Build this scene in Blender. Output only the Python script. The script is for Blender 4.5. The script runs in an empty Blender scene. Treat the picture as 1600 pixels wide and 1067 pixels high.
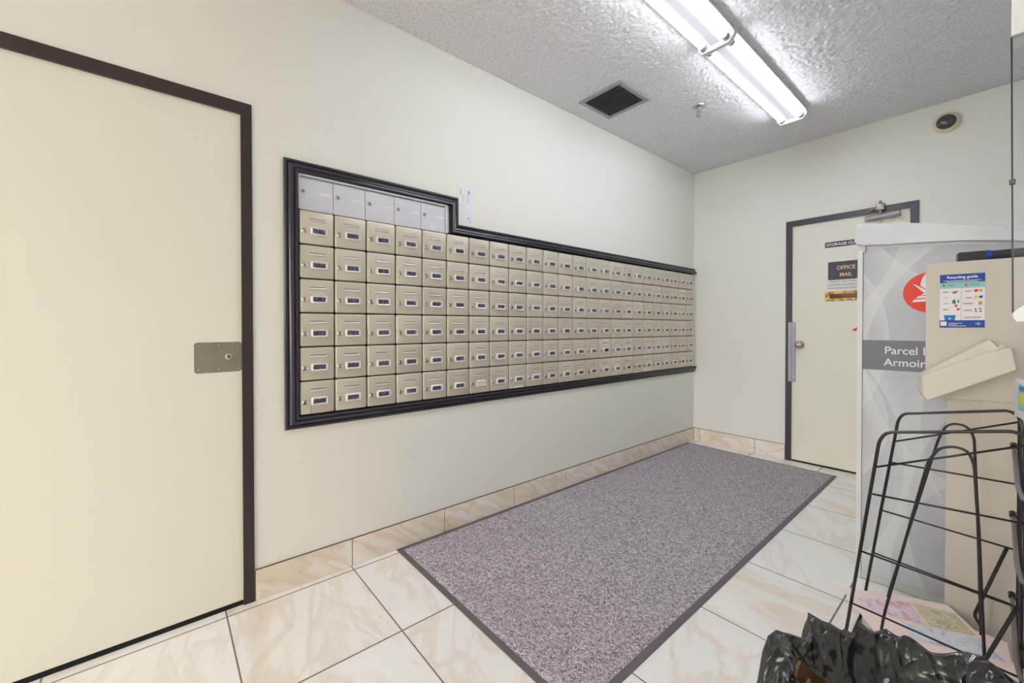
import bpy, bmesh, math, random
from mathutils import Vector, Matrix, noise
random.seed(7)
PI = math.pi
C = bpy.context.scene.collection
scn = bpy.context.scene

# ---------------------------------------------------------------- camera, world, exposure
H = 2.72                                   # ceiling height
cam_data = bpy.data.cameras.new('camera')
cam = bpy.data.objects.new('camera', cam_data); C.objects.link(cam)
cam_data.sensor_fit = 'HORIZONTAL'; cam_data.sensor_width = 36.0
cam_data.lens = 642.55 / 1600 * 36.0
cam_data.shift_x = (800 - 776.31) / 1600; cam_data.shift_y = (517.34 - 533.5) / 1600
cam_data.clip_start = 0.02
yaw, pitch, roll = 0.88823, -0.009328, -0.0011167
f = Vector((-math.sin(yaw) * math.cos(pitch), math.cos(yaw) * math.cos(pitch), math.sin(pitch)))
r0 = Vector((math.cos(yaw), math.sin(yaw), 0)); u0 = r0.cross(f)
r = r0 * math.cos(roll) + u0 * math.sin(roll); u = -r0 * math.sin(roll) + u0 * math.cos(roll)
M = Matrix((r, u, -f)).transposed().to_4x4(); M.translation = (1.9971, -4.2269, 1.16)
cam.matrix_world = M
scn.camera = cam

world = bpy.data.worlds.new('world'); scn.world = world; world.use_nodes = True
wt = world.node_tree                                      # added fill through the open end behind the camera: bright above, dim below
wc = wt.nodes.new('ShaderNodeTexCoord'); wx = wt.nodes.new('ShaderNodeSeparateXYZ'); wr = wt.nodes.new('ShaderNodeValToRGB')
wa = wt.nodes.new('ShaderNodeMath'); wa.operation = 'MULTIPLY_ADD'; wa.inputs[1].default_value = .5; wa.inputs[2].default_value = .5
wt.links.new(wc.outputs['Generated'], wx.inputs[0]); wt.links.new(wx.outputs[2], wa.inputs[0]); wt.links.new(wa.outputs[0], wr.inputs[0])
wr.color_ramp.elements[0].position = .47; wr.color_ramp.elements[0].color = (.06, .055, .05, 1)
wr.color_ramp.elements[1].position = .53; wr.color_ramp.elements[1].color = (1.0, .945, .87, 1)
wt.links.new(wr.outputs[0], wt.nodes['Background'].inputs[0])
wt.nodes['Background'].inputs[1].default_value = 7.6
TUBE_POWER = 17.0
scn.view_settings.view_transform = 'Standard'
scn.view_settings.look = 'None'
scn.view_settings.gamma = 1.0
scn.view_settings.use_curve_mapping = False
scn.view_settings.exposure = 0.33

# ---------------------------------------------------------------- helpers
def lin(c):
    return tuple(((v / 255) / 12.92 if v / 255 <= 0.04045 else ((v / 255 + 0.055) / 1.055) ** 2.4) for v in c) + (1,)

class NT:
    def __init__(s, name):
        s.m = bpy.data.materials.new(name); s.m.use_nodes = True; s.t = s.m.node_tree; s.b = s.t.nodes['Principled BSDF']
    def n(s, typ, ins=None, **kw):
        nd = s.t.nodes.new(typ)
        for k, v in kw.items(): setattr(nd, k, v)
        for k, v in (ins or {}).items():
            if hasattr(v, 'is_output'): s.t.links.new(v, nd.inputs[k])
            else: nd.inputs[k].default_value = v
        return nd
    def math(s, op, a, b=0.0, c=0.0):
        nd = s.n('ShaderNodeMath', operation=op)
        for i, v in enumerate((a, b, c)):
            if hasattr(v, 'is_output'): s.t.links.new(v, nd.inputs[i])
            else: nd.inputs[i].default_value = v
        return nd.outputs[0]
    def mix(s, fac, a, b):
        nd = s.n('ShaderNodeMix', data_type='RGBA')
        for i, v in ((0, fac), (6, a), (7, b)):
            if hasattr(v, 'is_output'): s.t.links.new(v, nd.inputs[i])
            else: nd.inputs[i].default_value = v
        return nd.outputs[2]
    def ramp(s, fac, stops):
        nd = s.n('ShaderNodeValToRGB', {0: fac}); e = nd.color_ramp.elements
        while len(e) < len(stops): e.new(0.5)
        for i, (p, c) in enumerate(stops): e[i].position = p; e[i].color = c
        return nd.outputs[0]
    def coord(s): return s.n('ShaderNodeTexCoord').outputs['Object']
    def noise(s, vec, scale, detail=3, rough=.5, dist=0.0):
        return s.n('ShaderNodeTexNoise', {'Vector': vec, 'Scale': scale, 'Detail': detail, 'Roughness': rough, 'Distortion': dist}).outputs[0]
    def bump(s, h, strength, dist=.01):
        nd = s.n('ShaderNodeBump', {'Height': h, 'Strength': strength, 'Distance': dist}); s.t.links.new(nd.outputs[0], s.b.inputs['Normal'])
    def set(s, **kw):
        for k, v in kw.items():
            k = {'color': 'Base Color', 'rough': 'Roughness', 'metal': 'Metallic', 'coat': 'Coat Weight', 'spec': 'Specular IOR Level'}.get(k, k)
            if hasattr(v, 'is_output'): s.t.links.new(v, s.b.inputs[k])
            else: s.b.inputs[k].default_value = v
        return s.m

def plain(name, rgb, rough=.5, metal=0.0, var=0.04, scale=8, bump=0.0, **kw):
    t = NT(name); c = lin(rgb); d = tuple(v * (1 - var * 2) for v in c[:3]) + (1,)
    nz = t.noise(t.coord(), scale, 4)
    if bump: t.bump(t.noise(t.coord(), scale * 12, 2), bump, .002)
    return t.set(color=t.mix(nz, c, d), rough=rough, metal=metal, **kw)

MAT = {}
MAT['wall'] = plain('wall_paint', (240, 239, 231), .55, var=.012, scale=1.5, bump=.08)
MAT['door'] = plain('door_paint', (240, 237, 223), .45, var=.015, scale=1.2, bump=.05)
MAT['casing'] = plain('dark_brown_gloss_paint', (58, 48, 50), .3, var=.15, scale=14, bump=.25)
MAT['casing2'] = plain('dark_purple_gloss_paint', (72, 66, 84), .3, var=.15, scale=14, bump=.25)
MAT['moulding'] = plain('black_moulding_paint', (50, 47, 60), .22, var=.12, scale=6, bump=.03)
MAT['black'] = plain('black_paint', (18, 17, 19), .4)
MAT['gap'] = plain('dark_gap', (8, 7, 8), .8)
MAT['wire'] = plain('black_wire_coating', (30, 21, 26), .3, scale=30)
MAT['grey_rod'] = plain('grey_wire_tips', (130, 122, 124), .35)
MAT['white'] = plain('white_plastic', (236, 238, 242), .4, var=.01)
MAT['white_enamel'] = plain('white_enamel_metal', (230, 230, 236), .35, var=.01)
MAT['silver_panel'] = plain('anodised_silver', (222, 222, 231), .38, .15, var=.03, scale=10)
MAT['steel'] = plain('worn_steel', (168, 160, 150), .38, .85, var=.16, scale=16)
MAT['chrome'] = plain('chrome', (205, 202, 196), .22, 1.0)
MAT['satin'] = plain('bright_satin_metal', (236, 232, 232), .33, .35)
MAT['dark_hole'] = plain('keyhole_black', (20, 18, 20), .5)
MAT['grey_metal'] = plain('grey_satin_metal', (172, 170, 180), .4, .3)
MAT['cream_metal'] = plain('beige_powder_coat', (208, 201, 191), .42, var=.012, bump=.04)
MAT['cream_metal_light'] = plain('beige_powder_coat_lid', (220, 213, 200), .4, var=.012)
MAT['locker_white'] = plain('pale_grey_locker_plastic', (214, 218, 222), .35, var=.01)
MAT['band'] = plain('slate_grey_band', (116, 114, 126), .45, var=.02)
MAT['red'] = plain('post_red', (232, 44, 14), .45, var=.01)
MAT['sticker_white'] = plain('sticker_white', (236, 232, 238), .45, var=.01)
MAT['paper'] = plain('white_paper', (240, 238, 236), .6, var=.01)
MAT['ink'] = plain('grey_ink', (120, 116, 120), .6)
MAT['blue'] = plain('sticker_blue', (18, 66, 160), .45, var=.02)
MAT['blue_bin'] = plain('bin_blue', (20, 120, 200), .45)
MAT['teal'] = plain('sticker_teal', (150, 206, 206), .5)
MAT['green'] = plain('picture_green', (62, 130, 84), .5)
MAT['orange'] = plain('picture_orange', (224, 150, 40), .5)
MAT['yellow'] = plain('picture_yellow', (226, 214, 70), .5)
MAT['brown'] = plain('picture_brown', (164, 120, 80), .6)
MAT['navy'] = plain('sign_navy', (58, 54, 78), .4)
MAT['gold'] = plain('sign_gold', (232, 204, 140), .4)
MAT['plum'] = plain('sign_plum', (62, 48, 74), .4)
MAT['grommet'] = plain('smoked_black_plastic', (40, 38, 44), .2)
MAT['page_edge'] = plain('newsprint_edge', (238, 196, 184), .7, var=.1, scale=60)

def mk_nickel():
    t = NT('brushed_nickel'); co = t.coord()
    mp = t.n('ShaderNodeMapping', {0: co}); mp.inputs['Scale'].default_value = (6, 6, 120)
    n1 = t.noise(mp.outputs[0], 3, 3); n2 = t.noise(co, 9, 3)
    rnd = t.n('ShaderNodeObjectInfo').outputs['Random']
    a = t.mix(n2, lin((228, 222, 208)), lin((214, 206, 190)))
    b = t.mix(t.math('MULTIPLY', rnd, .45), a, lin((196, 187, 168)))
    t.bump(n1, .12, .001)
    return t.set(color=b, rough=.36, metal=.45)
MAT['nickel'] = mk_nickel()

def mk_label():
    t = NT('violet_number_strip'); co = t.coord()
    mp = t.n('ShaderNodeMapping', {0: co}); mp.inputs['Scale'].default_value = (1, 1, .6)
    rnd = t.n('ShaderNodeObjectInfo').outputs['Random']
    nz = t.n('ShaderNodeTexNoise', {'Vector': mp.outputs[0], 'Scale': 170.0, 'W': t.math('MULTIPLY', rnd, 60)}, noise_dimensions='4D').outputs[0]
    m = t.ramp(nz, [(.5, (0, 0, 0, 1)), (.62, (1, 1, 1, 1))])
    return t.set(color=t.mix(t.math('MULTIPLY', m, .45), lin((74, 70, 96)), lin((176, 174, 192))), rough=.35)
MAT['number'] = mk_label()

def mk_floor(name, wall=False):
    t = NT(name); co = t.coord()
    if wall:
        mp = t.n('ShaderNodeMapping', {0: t.n('ShaderNodeVectorRotate', {'Vector': co, 'Angle': .6}, rotation_type='X_AXIS').outputs[0]}); mp.inputs['Scale'].default_value = (1.5, 1, 4)
        n = t.noise(mp.outputs[0], 1.7, 5, .55, .6)
        w = t.noise(mp.outputs[0], 2.6, 6, .6, .9)
        col = t.ramp(n, [(.35, lin((230, 216, 196))), (.5, lin((240, 231, 218))), (.66, lin((245, 241, 238)))])
        col = t.mix(t.ramp(w, [(.46, (0, 0, 0, 1)), (.53, (.45, .45, .45, 1)), (.60, (0, 0, 0, 1))]), col, lin((212, 184, 150)))
        return t.set(color=col, rough=.38)
    sp = t.n('ShaderNodeSeparateXYZ', {0: co})
    P = .511
    ux = t.math('DIVIDE', t.math('SUBTRACT', sp.outputs[0], .044), P); uy = t.math('DIVIDE', t.math('SUBTRACT', sp.outputs[1], -.457), P)
    ix, iy = t.math('FLOOR', ux), t.math('FLOOR', uy)
    fx, fy = t.math('FRACT', ux), t.math('FRACT', uy)
    ex = t.math('MINIMUM', fx, t.math('SUBTRACT', 1, fx)); ey = t.math('MINIMUM', fy, t.math('SUBTRACT', 1, fy))
    gx = t.math('LESS_THAN', ex, .0062); gy = t.math('LESS_THAN', ey, .0052)
    g = t.math('MAXIMUM', gx, gy)
    idv = t.n('ShaderNodeCombineXYZ', {0: ix, 1: iy, 2: 0.0})
    wn = t.n('ShaderNodeTexWhiteNoise', {0: idv.outputs[0]}, noise_dimensions='3D')
    off = t.n('ShaderNodeVectorMath', {0: wn.outputs['Color'], 1: (40, 40, 40)}, operation='MULTIPLY').outputs[0]
    ang = t.math('MULTIPLY', wn.outputs['Value'], 1.4)
    rt = t.n('ShaderNodeVectorRotate', {'Vector': co, 'Angle': ang}, rotation_type='Z_AXIS').outputs[0]
    mp = t.n('ShaderNodeMapping', {0: rt}); mp.inputs['Scale'].default_value = (1.0, 3.4, 1)
    v = t.n('ShaderNodeVectorMath', {0: mp.outputs[0], 1: off}, operation='ADD').outputs[0]
    n1 = t.noise(v, 1.0, 4, .55, .6); n2 = t.noise(v, 1.5, 6, .55, .8); n3 = t.noise(v, 28, 4, .7)
    col = t.ramp(n1, [(.30, lin((244, 234, 216))), (.42, lin((250, 247, 241))), (.58, lin((253, 252, 251)))])
    vein = t.ramp(n2, [(.44, (0, 0, 0, 1)), (.5, (.27, .27, .27, 1)), (.56, (0, 0, 0, 1))])
    col = t.mix(vein, col, lin((216, 190, 154)))
    pit = t.ramp(n3, [(.30, (1, 1, 1, 1)), (.36, (0, 0, 0, 1))])
    lowd = t.math('MULTIPLY', t.ramp(t.noise(co, 2.2, 2), [(.5, (0, 0, 0, 1)), (.62, (.6, .6, .6, 1))]), pit)
    col = t.mix(lowd, col, lin((150, 128, 108)))
    col = t.mix(g, col, lin((132, 120, 112)))
    t.bump(t.math('ADD', t.math('SUBTRACT', 1, g), t.math('MULTIPLY', n2, .12)), .35, .003)
    return t.set(color=col, rough=t.math('ADD', .3, t.math('MULTIPLY', g, .4)))
MAT['floor'] = mk_floor('stone_floor_tiles')
MAT['base'] = mk_floor('stone_skirting_tile', True)
MAT['grout'] = plain('dark_grout', (104, 88, 78), .8)

def mk_ceiling():
    t = NT('stippled_ceiling'); co = t.coord()
    v = t.n('ShaderNodeTexVoronoi', {'Vector': co, 'Scale': 62.0}, feature='SMOOTH_F1').outputs[0]
    n = t.noise(co, 55, 4, .7, 1.5)
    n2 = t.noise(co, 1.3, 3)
    h = t.math('ADD', t.math('MULTIPLY', v, -.8), n)
    t.bump(h, .5, .01)
    stipple_shade = t.ramp(t.noise(co, 85, 2, .7), [(.38, (1, 1, 1, 1)), (.5, (0, 0, 0, 1))])      # shading of the stipple put into the colour as random darker specks
    col = t.mix(t.math('MULTIPLY', stipple_shade, .55), t.mix(n2, lin((246, 244, 248)), lin((238, 236, 240))), lin((204, 200, 204)))
    return t.set(color=col, rough=.9)
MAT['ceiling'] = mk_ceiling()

def mk_mat():
    t = NT('heather_grey_carpet'); co = t.coord()
    n1 = t.noise(co, 210, 2, .85); n2 = t.noise(co, 80, 3, .85); n3 = t.noise(co, 2.2, 3)
    a = t.math('ADD', t.math('MULTIPLY', n1, .6), t.math('MULTIPLY', n2, .4))
    col = t.ramp(a, [(.38, lin((60, 55, 64))), (.46, lin((140, 132, 142))), (.54, lin((214, 206, 214))), (.60, lin((255, 250, 255)))])
    col = t.mix(t.math('MULTIPLY', n3, .3), col, lin((160, 151, 160)))
    t.bump(a, .8, .006)
    return t.set(color=col, rough=.95, spec=.1)
MAT['carpet'] = mk_mat()
MAT['rubber'] = plain('grey_rubber_edge', (112, 106, 112), .6, var=.08, scale=40)

def mk_swirl():
    t = NT('grey_ribbon_print'); co = t.coord(); sp = t.n('ShaderNodeSeparateXYZ', {0: co})
    x, z = sp.outputs[0], sp.outputs[2]
    col = t.mix(t.noise(co, 1.3, 2), lin((176, 178, 188)), lin((196, 198, 204)))
    # ribbons: soft one-sided edges of large circles (cx, cz, R, width, sign)
    for cx, cz, R, w, s_ in ((2.22, 1.02, .62, .11, 1), (1.20, 1.62, .52, .13, 1), (2.05, 1.75, .46, .10, 1), (1.30, .72, .38, .10, -1),
                             (2.60, .35, .86, .16, 1), (.95, .55, .78, .10, 1), (2.5, .75, .72, .09, 1), (2.25, .1, .56, .12, 1), (1.1, 1.1, .58, .07, -1)):
        dx = t.math('SUBTRACT', x, cx); dz = t.math('SUBTRACT', z, cz)
        d = t.math('SQRT', t.math('ADD', t.math('MULTIPLY', dx, dx), t.math('MULTIPLY', dz, dz)))
        e = t.math('MULTIPLY', t.math('SUBTRACT', d, R), s_ / w)        # 0 at edge, 1 away
        inside = t.math('MULTIPLY', t.math('GREATER_THAN', e, 0), t.math('SUBTRACT', 1, t.math('MINIMUM', e, 1)))
        inside = t.math('POWER', t.math('MAXIMUM', inside, 0.0001), 1.6)
        col = t.mix(t.math('MULTIPLY', inside, .38), col, lin((228, 230, 230)))
    return t.set(color=col, rough=.4)
MAT['swirl'] = mk_swirl()

def mk_bag():
    t = NT('black_bin_liner'); co = t.coord()
    mp = t.n('ShaderNodeMapping', {0: co}); mp.inputs['Scale'].default_value = (1, 1, .6)
    a = t.math('ABSOLUTE', t.math('SUBTRACT', t.noise(mp.outputs[0], 7, 3, .5, .9), .5))
    b = t.math('ABSOLUTE', t.math('SUBTRACT', t.noise(mp.outputs[0], 17, 2, .5, .5), .5))
    t.bump(t.math('ADD', t.math('MULTIPLY', a, 1.0), t.math('MULTIPLY', b, .35)), 1.0, .07)
    return t.set(color=lin((16, 15, 19)), rough=.2, spec=.6, coat=.55)
MAT['bag'] = mk_bag()

def mk_mag(name, a, b, c, scale):
    t = NT(name); co = t.coord(); n = t.noise(co, scale, 4, .7, 1.5); n2 = t.noise(co, scale * 4, 3)
    col = t.ramp(n, [(.38, lin(a)), (.5, lin(b)), (.6, lin(c))])
    return t.set(color=t.mix(t.math('MULTIPLY', n2, .35), col, lin((240, 236, 240))), rough=.45)
MAT['pink'] = plain('pink_newsprint', (255, 234, 227), .6, var=.03)
MAT['photo_a'] = mk_mag('photo_stripes', (206, 176, 210), (246, 238, 248), (226, 150, 168), 18)
MAT['photo_b'] = mk_mag('photo_food', (160, 150, 116), (232, 220, 170), (186, 176, 140), 30)
MAT['photo_c'] = mk_mag('photo_blue', (200, 220, 236), (236, 240, 244), (180, 196, 224), 14)
MAT['bag_brown'] = plain('brown_cardboard', (96, 68, 44), .6, var=.35, scale=40, bump=.4)

def mk_brass():
    t = NT('worn_brass'); co = t.coord(); n = t.noise(co, 40, 4, .7, 1)
    return t.set(color=t.ramp(n, [(.4, lin((120, 88, 60))), (.52, lin((190, 164, 88))), (.62, lin((226, 206, 140)))]), rough=.4, metal=.5)
MAT['brass'] = mk_brass()

def mk_clear():
    t = NT('clear_acrylic')
    return t.set(color=(.93, .96, 1, 1), rough=.02, **{'Transmission Weight': 1.0, 'IOR': 1.12})
MAT['clear'] = mk_clear()
def mk_dome():
    t = NT('smoked_dome'); return t.set(color=lin((70, 66, 72)), rough=.08, coat=.6)
MAT['dome'] = mk_dome()
def mk_tube():
    t = NT('fluorescent_tube_lit'); return t.set(color=(1, 1, 1, 1), **{'Emission Color': (.86, .92, 1, 1), 'Emission Strength': TUBE_POWER})
MAT['tube'] = mk_tube()

def obj(name, bm, mat, parent=None, smooth=False):
    me = bpy.data.meshes.new(name); bmesh.ops.recalc_face_normals(bm, faces=bm.faces); bm.to_mesh(me); bm.free()
    o = bpy.data.objects.new(name, me); C.objects.link(o)
    me.materials.append(MAT[mat] if isinstance(mat, str) else mat)
    if smooth:
        for p in me.polygons: p.use_smooth = True
        if smooth == 'auto':
            try: me.set_sharp_from_angle(angle=math.radians(35))
            except Exception: pass
    if parent: o.parent = parent
    return o
def tag(o, label, cat, group=None):
    o['label'] = label; o['category'] = cat
    if group: o['group'] = group
    return o
def thing(name, label, cat, loc=(0, 0, 0), group=None, rz=0):
    o = bpy.data.objects.new(name, None); C.objects.link(o); o.location = loc; o.rotation_euler = (0, 0, rz); o.empty_display_size = .05
    return tag(o, label, cat, group)
def struct(name, bm, mat, smooth=False):
    o = obj(name, bm, mat, None, smooth); o['kind'] = 'structure'; return o

def box(bm, a, b, bev=0.0, seg=2):
    x0, y0, z0 = a; x1, y1, z1 = b
    vs = [bm.verts.new(v) for v in ((x0, y0, z0), (x1, y0, z0), (x1, y1, z0), (x0, y1, z0), (x0, y0, z1), (x1, y0, z1), (x1, y1, z1), (x0, y1, z1))]
    fs = [bm.faces.new([vs[i] for i in q]) for q in ((0, 3, 2, 1), (4, 5, 6, 7), (0, 1, 5, 4), (1, 2, 6, 5), (2, 3, 7, 6), (3, 0, 4, 7))]
    if bev:
        es = list({e for fc in fs for e in fc.edges})
        bmesh.ops.bevel(bm, geom=es, offset=bev, segments=seg, affect='EDGES', profile=.5)
    return bm
def B(a, b, bev=0.0, seg=2): return box(bmesh.new(), a, b, bev, seg)
def prism(bm, pts, fn, d0, d1, bev=0.0, seg=2):
    """pts: 2D outline, fn(u, v, d) -> 3D, extruded from d0 to d1"""
    A = [bm.verts.new(fn(p[0], p[1], d0)) for p in pts]; D = [bm.verts.new(fn(p[0], p[1], d1)) for p in pts]
    n = len(pts); fs = [bm.faces.new(A), bm.faces.new(D[::-1])]
    for i in range(n): fs.append(bm.faces.new((A[i], A[(i + 1) % n], D[(i + 1) % n], D[i])))
    if bev:
        bmesh.ops.bevel(bm, geom=list({e for fc in fs for e in fc.edges}), offset=bev, segments=seg, affect='EDGES', profile=.5)
    return bm
def P(pts, fn, d0, d1, bev=0.0, seg=2): return prism(bmesh.new(), pts, fn, d0, d1, bev, seg)
XZ = lambda a, b, d: (a, d, b)
YZ = lambda a, b, d: (d, a, b)
XY = lambda a, b, d: (a, b, d)
def rrect(cx, cy, w, h, rad, seg=5):
    out = []
    for sx, sy, a0 in ((1, 1, 0), (-1, 1, 90), (-1, -1, 180), (1, -1, 270)):
        for i in range(seg + 1):
            a = math.radians(a0 + 90 * i / seg)
            out.append((cx + sx * (w / 2 - rad) + rad * math.cos(a), cy + sy * (h / 2 - rad) + rad * math.sin(a)))
    return out
def circ(cx, cy, rx, ry=None, n=32, a0=0, a1=360):
    ry = rx if ry is None else ry
    return [(cx + rx * math.cos(math.radians(a0 + (a1 - a0) * i / n)), cy + ry * math.sin(math.radians(a0 + (a1 - a0) * i / n))) for i in range(n if a1 - a0 == 360 else n + 1)]
def tube(bm, pts, rad, n=8, close=False):
    pts = [Vector(p) for p in pts]; rings = []; prev = None
    m = len(pts)
    for i, p in enumerate(pts):
        a = pts[i - 1] if (i or close) else p; b = pts[(i + 1) % m] if (i < m - 1 or close) else p
        d = (b - a).normalized()
        if prev is None:
            s = d.orthogonal().normalized()
        else:
            s = (prev - d * prev.dot(d)).normalized()
        prev = s; t = d.cross(s)
        rr = rad[i] if isinstance(rad, (list, tuple)) else rad
        rings.append([bm.verts.new(p + (s * math.cos(2 * PI * k / n) + t * math.sin(2 * PI * k / n)) * rr) for k in range(n)])
    for i in range(m - 1 + (1 if close else 0)):
        A, D = rings[i], rings[(i + 1) % m]
        for k in range(n): bm.faces.new((A[k], A[(k + 1) % n], D[(k + 1) % n], D[k]))
    if not close:
        bm.faces.new(rings[0][::-1]); bm.faces.new(rings[-1])
    return bm
def T(pts, rad, n=8, close=False): return tube(bmesh.new(), pts, rad, n, close)
def fillet(pts, rad, seg=5):
    """round the inner corners of a 3D polyline"""
    pts = [Vector(p) for p in pts]; out = [pts[0]]
    for i in range(1, len(pts) - 1):
        p = pts[i]; a = (pts[i - 1] - p); b = (pts[i + 1] - p); q = min(rad, a.length * .45, b.length * .45)
        s, e = p + a.normalized() * q, p + b.normalized() * q
        for k in range(seg + 1):
            t = k / seg; out.append(s * (1 - t) ** 2 + p * 2 * t * (1 - t) + e * t * t)
    return out + [pts[-1]]
def lathe(bm, prof, fn, n=24):
    """prof: (radius, height); fn(a, b, h) -> 3D"""
    rings = [[bm.verts.new(fn(rr * math.cos(2 * PI * k / n), rr * math.sin(2 * PI * k / n), h)) for k in range(n)] for rr, h in prof]
    for i in range(len(rings) - 1):
        for k in range(n): bm.faces.new((rings[i][k], rings[i][(k + 1) % n], rings[i + 1][(k + 1) % n], rings[i + 1][k]))
    bm.faces.new(rings[0]); bm.faces.new(rings[-1][::-1])
    return bm
def L(prof, fn, n=24): return lathe(bmesh.new(), prof, fn, n)
def text(name, body, size, mat, parent, mtx, align='LEFT', ext=.0004, sx=1.0, off=0.0, spacing=1.0):
    cu = bpy.data.curves.new(name, 'FONT'); cu.body = body; cu.size = size; cu.align_x = align; cu.extrude = ext; cu.offset = off; cu.space_character = spacing
    tmp = bpy.data.objects.new(name, cu); C.objects.link(tmp)
    me = bpy.data.meshes.new_from_object(tmp.evaluated_get(bpy.context.evaluated_depsgraph_get()))
    bpy.data.objects.remove(tmp); me.name = name; me.materials.clear(); me.materials.append(MAT[mat])
    me.transform(mtx @ Matrix.Diagonal((sx, 1, 1, 1)))
    o = bpy.data.objects.new(name, me); C.objects.link(o)
    if parent: o.parent = parent
    return o
def face_minus_y(x, y, z):           # text in the xz plane, read from -y
    return Matrix.Translation((x, y, z)) @ Matrix.Rotation(PI / 2, 4, 'X')
def face_plus_x(x, y, z):
    return Matrix.Translation((x, y, z)) @ Matrix.Rotation(PI / 2, 4, 'Z') @ Matrix.Rotation(PI / 2, 4, 'X')

# ---------------------------------------------------------------- the room
YB, XR = -9.0, 2.62
struct('floor', B((-.12, YB, -.1), (XR + .12, .12, 0)), 'floor')
bm = B((-.12, YB, H + .0005), (XR + .12, .12, H + .1))
me_c = bpy.data.meshes.new('stipple'); CX, CY, ST = 330, 520, .0080      # sprayed stipple as real relief
rc = random.Random(3); hv = [[rc.random() for _ in range(CX + 1)] for _ in range(CY + 1)]
vv = []
for j in range(CY + 1):
    a, b, c2 = hv[max(0, j - 1)], hv[j], hv[min(CY, j + 1)]
    for i in range(CX + 1):
        e = 1 if 0 < i < CX and 0 < j < CY else 0
        v = b[i] * .6 + (b[i - 1] + b[(i + 1) % (CX + 1)] + a[i] + c2[i]) * .1
        vv.append((i * XR / CX + (rc.random() - .5) * .003 * e, -j * ST + (rc.random() - .5) * .003 * e, H - .0110 * e * max(0, v - .45)))
        if .12 < vv[-1][0] < .48 and -2.0 < vv[-1][1] < -1.61: vv[-1] = (vv[-1][0], vv[-1][1], H)
me_c.from_pydata(vv, [], [(j * (CX + 1) + i, j * (CX + 1) + i + 1, (j + 1) * (CX + 1) + i + 1, (j + 1) * (CX + 1) + i) for j in range(CY) for i in range(CX)])
bm.from_mesh(me_c)
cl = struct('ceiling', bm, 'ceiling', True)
# left wall with the opening of the near door
DY0, DY1, DZ = -4.86, -3.965, 2.05
bm = B((-.12, DY1, 0), (0, .12, H)); box(bm, (-.12, YB, 0), (0, DY0, H)); box(bm, (-.12, DY0, DZ), (0, DY1, H))
struct('wall_left', bm, 'wall')
DX0, DX1, DZ2 = .842, 1.573, 2.03
bm = B((0, 0, 0), (DX0, .12, H)); box(bm, (DX1, 0, 0), (XR + .12, .12, H)); box(bm, (DX0, 0, DZ2), (DX1, .12, H))
struct('wall_back', bm, 'wall')
struct('wall_right', B((XR, YB, 0), (XR + .12, 0, H)), 'wall')
# door 1 : near door in the left wall
d1 = struct('door_1', B((-.05, DY0 + .004, .018), (-.006, DY1 - .004, DZ - .004), .002), 'door')
bm = bmesh.new()
prism(bm, [(DY1 - .006, 0), (DY1 - .006, DZ - .006), (DY0 + .006, DZ - .006), (DY0 + .006, 0), (DY0 - .036, 0), (DY0 - .036, DZ + .042), (DY1 + .034, DZ + .042), (DY1 + .034, 0)], YZ, -.05, .006)
o = struct('door_1_frame', bm, 'casing'); o.name = 'trim_2'
struct('door_gap_shade_1', B((-.06, DY0, 0), (-.004, DY1, .016)), 'gap')  # near-black strip painted in for the shade under the near door
pl = obj('lock_plate', P(rrect(-4.052, 1.040, .160, .122, .012), YZ, -.008, -.004), 'steel', d1)
obj('lock_cylinder', L([(.013, -.006), (.013, .000), (.009, .0015), (.005, .0015)], lambda a, b, h: (h, -4.018 + a, 1.042 + b)), 'chrome', pl, 'auto')
obj('keyhole', L([(.006, .0012), (.0055, .0022)], lambda a, b, h: (h, -4.018 + a * .7, 1.042 + b)), 'dark_hole', pl)
for yy in (-4.118, -4.05, -3.984):
    for zz in (1.088, .992):
        obj('screw', L([(.005, -.005), (.004, -.0025), (.001, -.002)], lambda a, b, h, yy=yy, zz=zz: (h, yy + a, zz + b), 12), 'chrome', pl, 'auto')
# door 2 : back wall
d2 = struct('door_2', B((DX0 + .003, .004, .014), (DX1 - .003, .048, DZ2 - .003), .002), 'door')
struct('trim_4', P([(DX0 + .002, 0), (DX0 + .002, DZ2 - .002), (DX1 - .002, DZ2 - .002), (DX1 - .002, 0), (DX1 + .040, 0), (DX1 + .040, DZ2 + .042), (DX0 - .040, DZ2 + .042), (DX0 - .040, 0)], XZ, -.012, .05, .003), 'casing2')
struct('door_gap_shade_2', B((DX0, .004, 0), (DX1, .06, .013)), 'gap')  # near-black strip, stands in for the shaded gap below the back door
kn = obj('door_knob', L([(.030, .004), (.030, -.002), (.014, -.008), (.012, -.028), (.026, -.036), (.031, -.048), (.028, -.060), (.018, -.064), (.001, -.064)], lambda a, b, h: (.905 + a, h, 1.011 + b)), 'steel', d2, 'auto')
obj('keyhole', L([(.009, -.0645), (.008, -.0665), (.001, -.0665)], lambda a, b, h: (.905 + a, h, 1.011 + b), 14), 'chrome', kn, 'auto')
bm = B((.848, -.016, .690), (.872, .002, 1.20), .001); box(bm, (.826, -.024, .690), (.850, -.013, 1.20), .001)
lg = obj('latch_guard', bm, 'grey_metal', d2)
for zz in (1.165, .728): obj('bolt', L([(.006, -.016), (.005, -.020), (.001, -.021)], lambda a, b, h, zz=zz: (.861 + a, h, zz + b), 14), 'chrome', lg, 'auto')
clz = obj('door_closer', L([(.018, 0), (.021, .004), (.021, .02), (.019, .022), (.019, .17), (.021, .172), (.021, .19), (.018, .194)], lambda a, b, h: (1.325 + h, -.030 + a, 1.986 + b + (h * .05))), 'grey_metal', d2, 'auto')
bm = B((1.35, -.03, 1.972), (1.50, .004, 2.008), .003)
obj('mounting_block', bm, 'grey_metal', clz)
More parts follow.
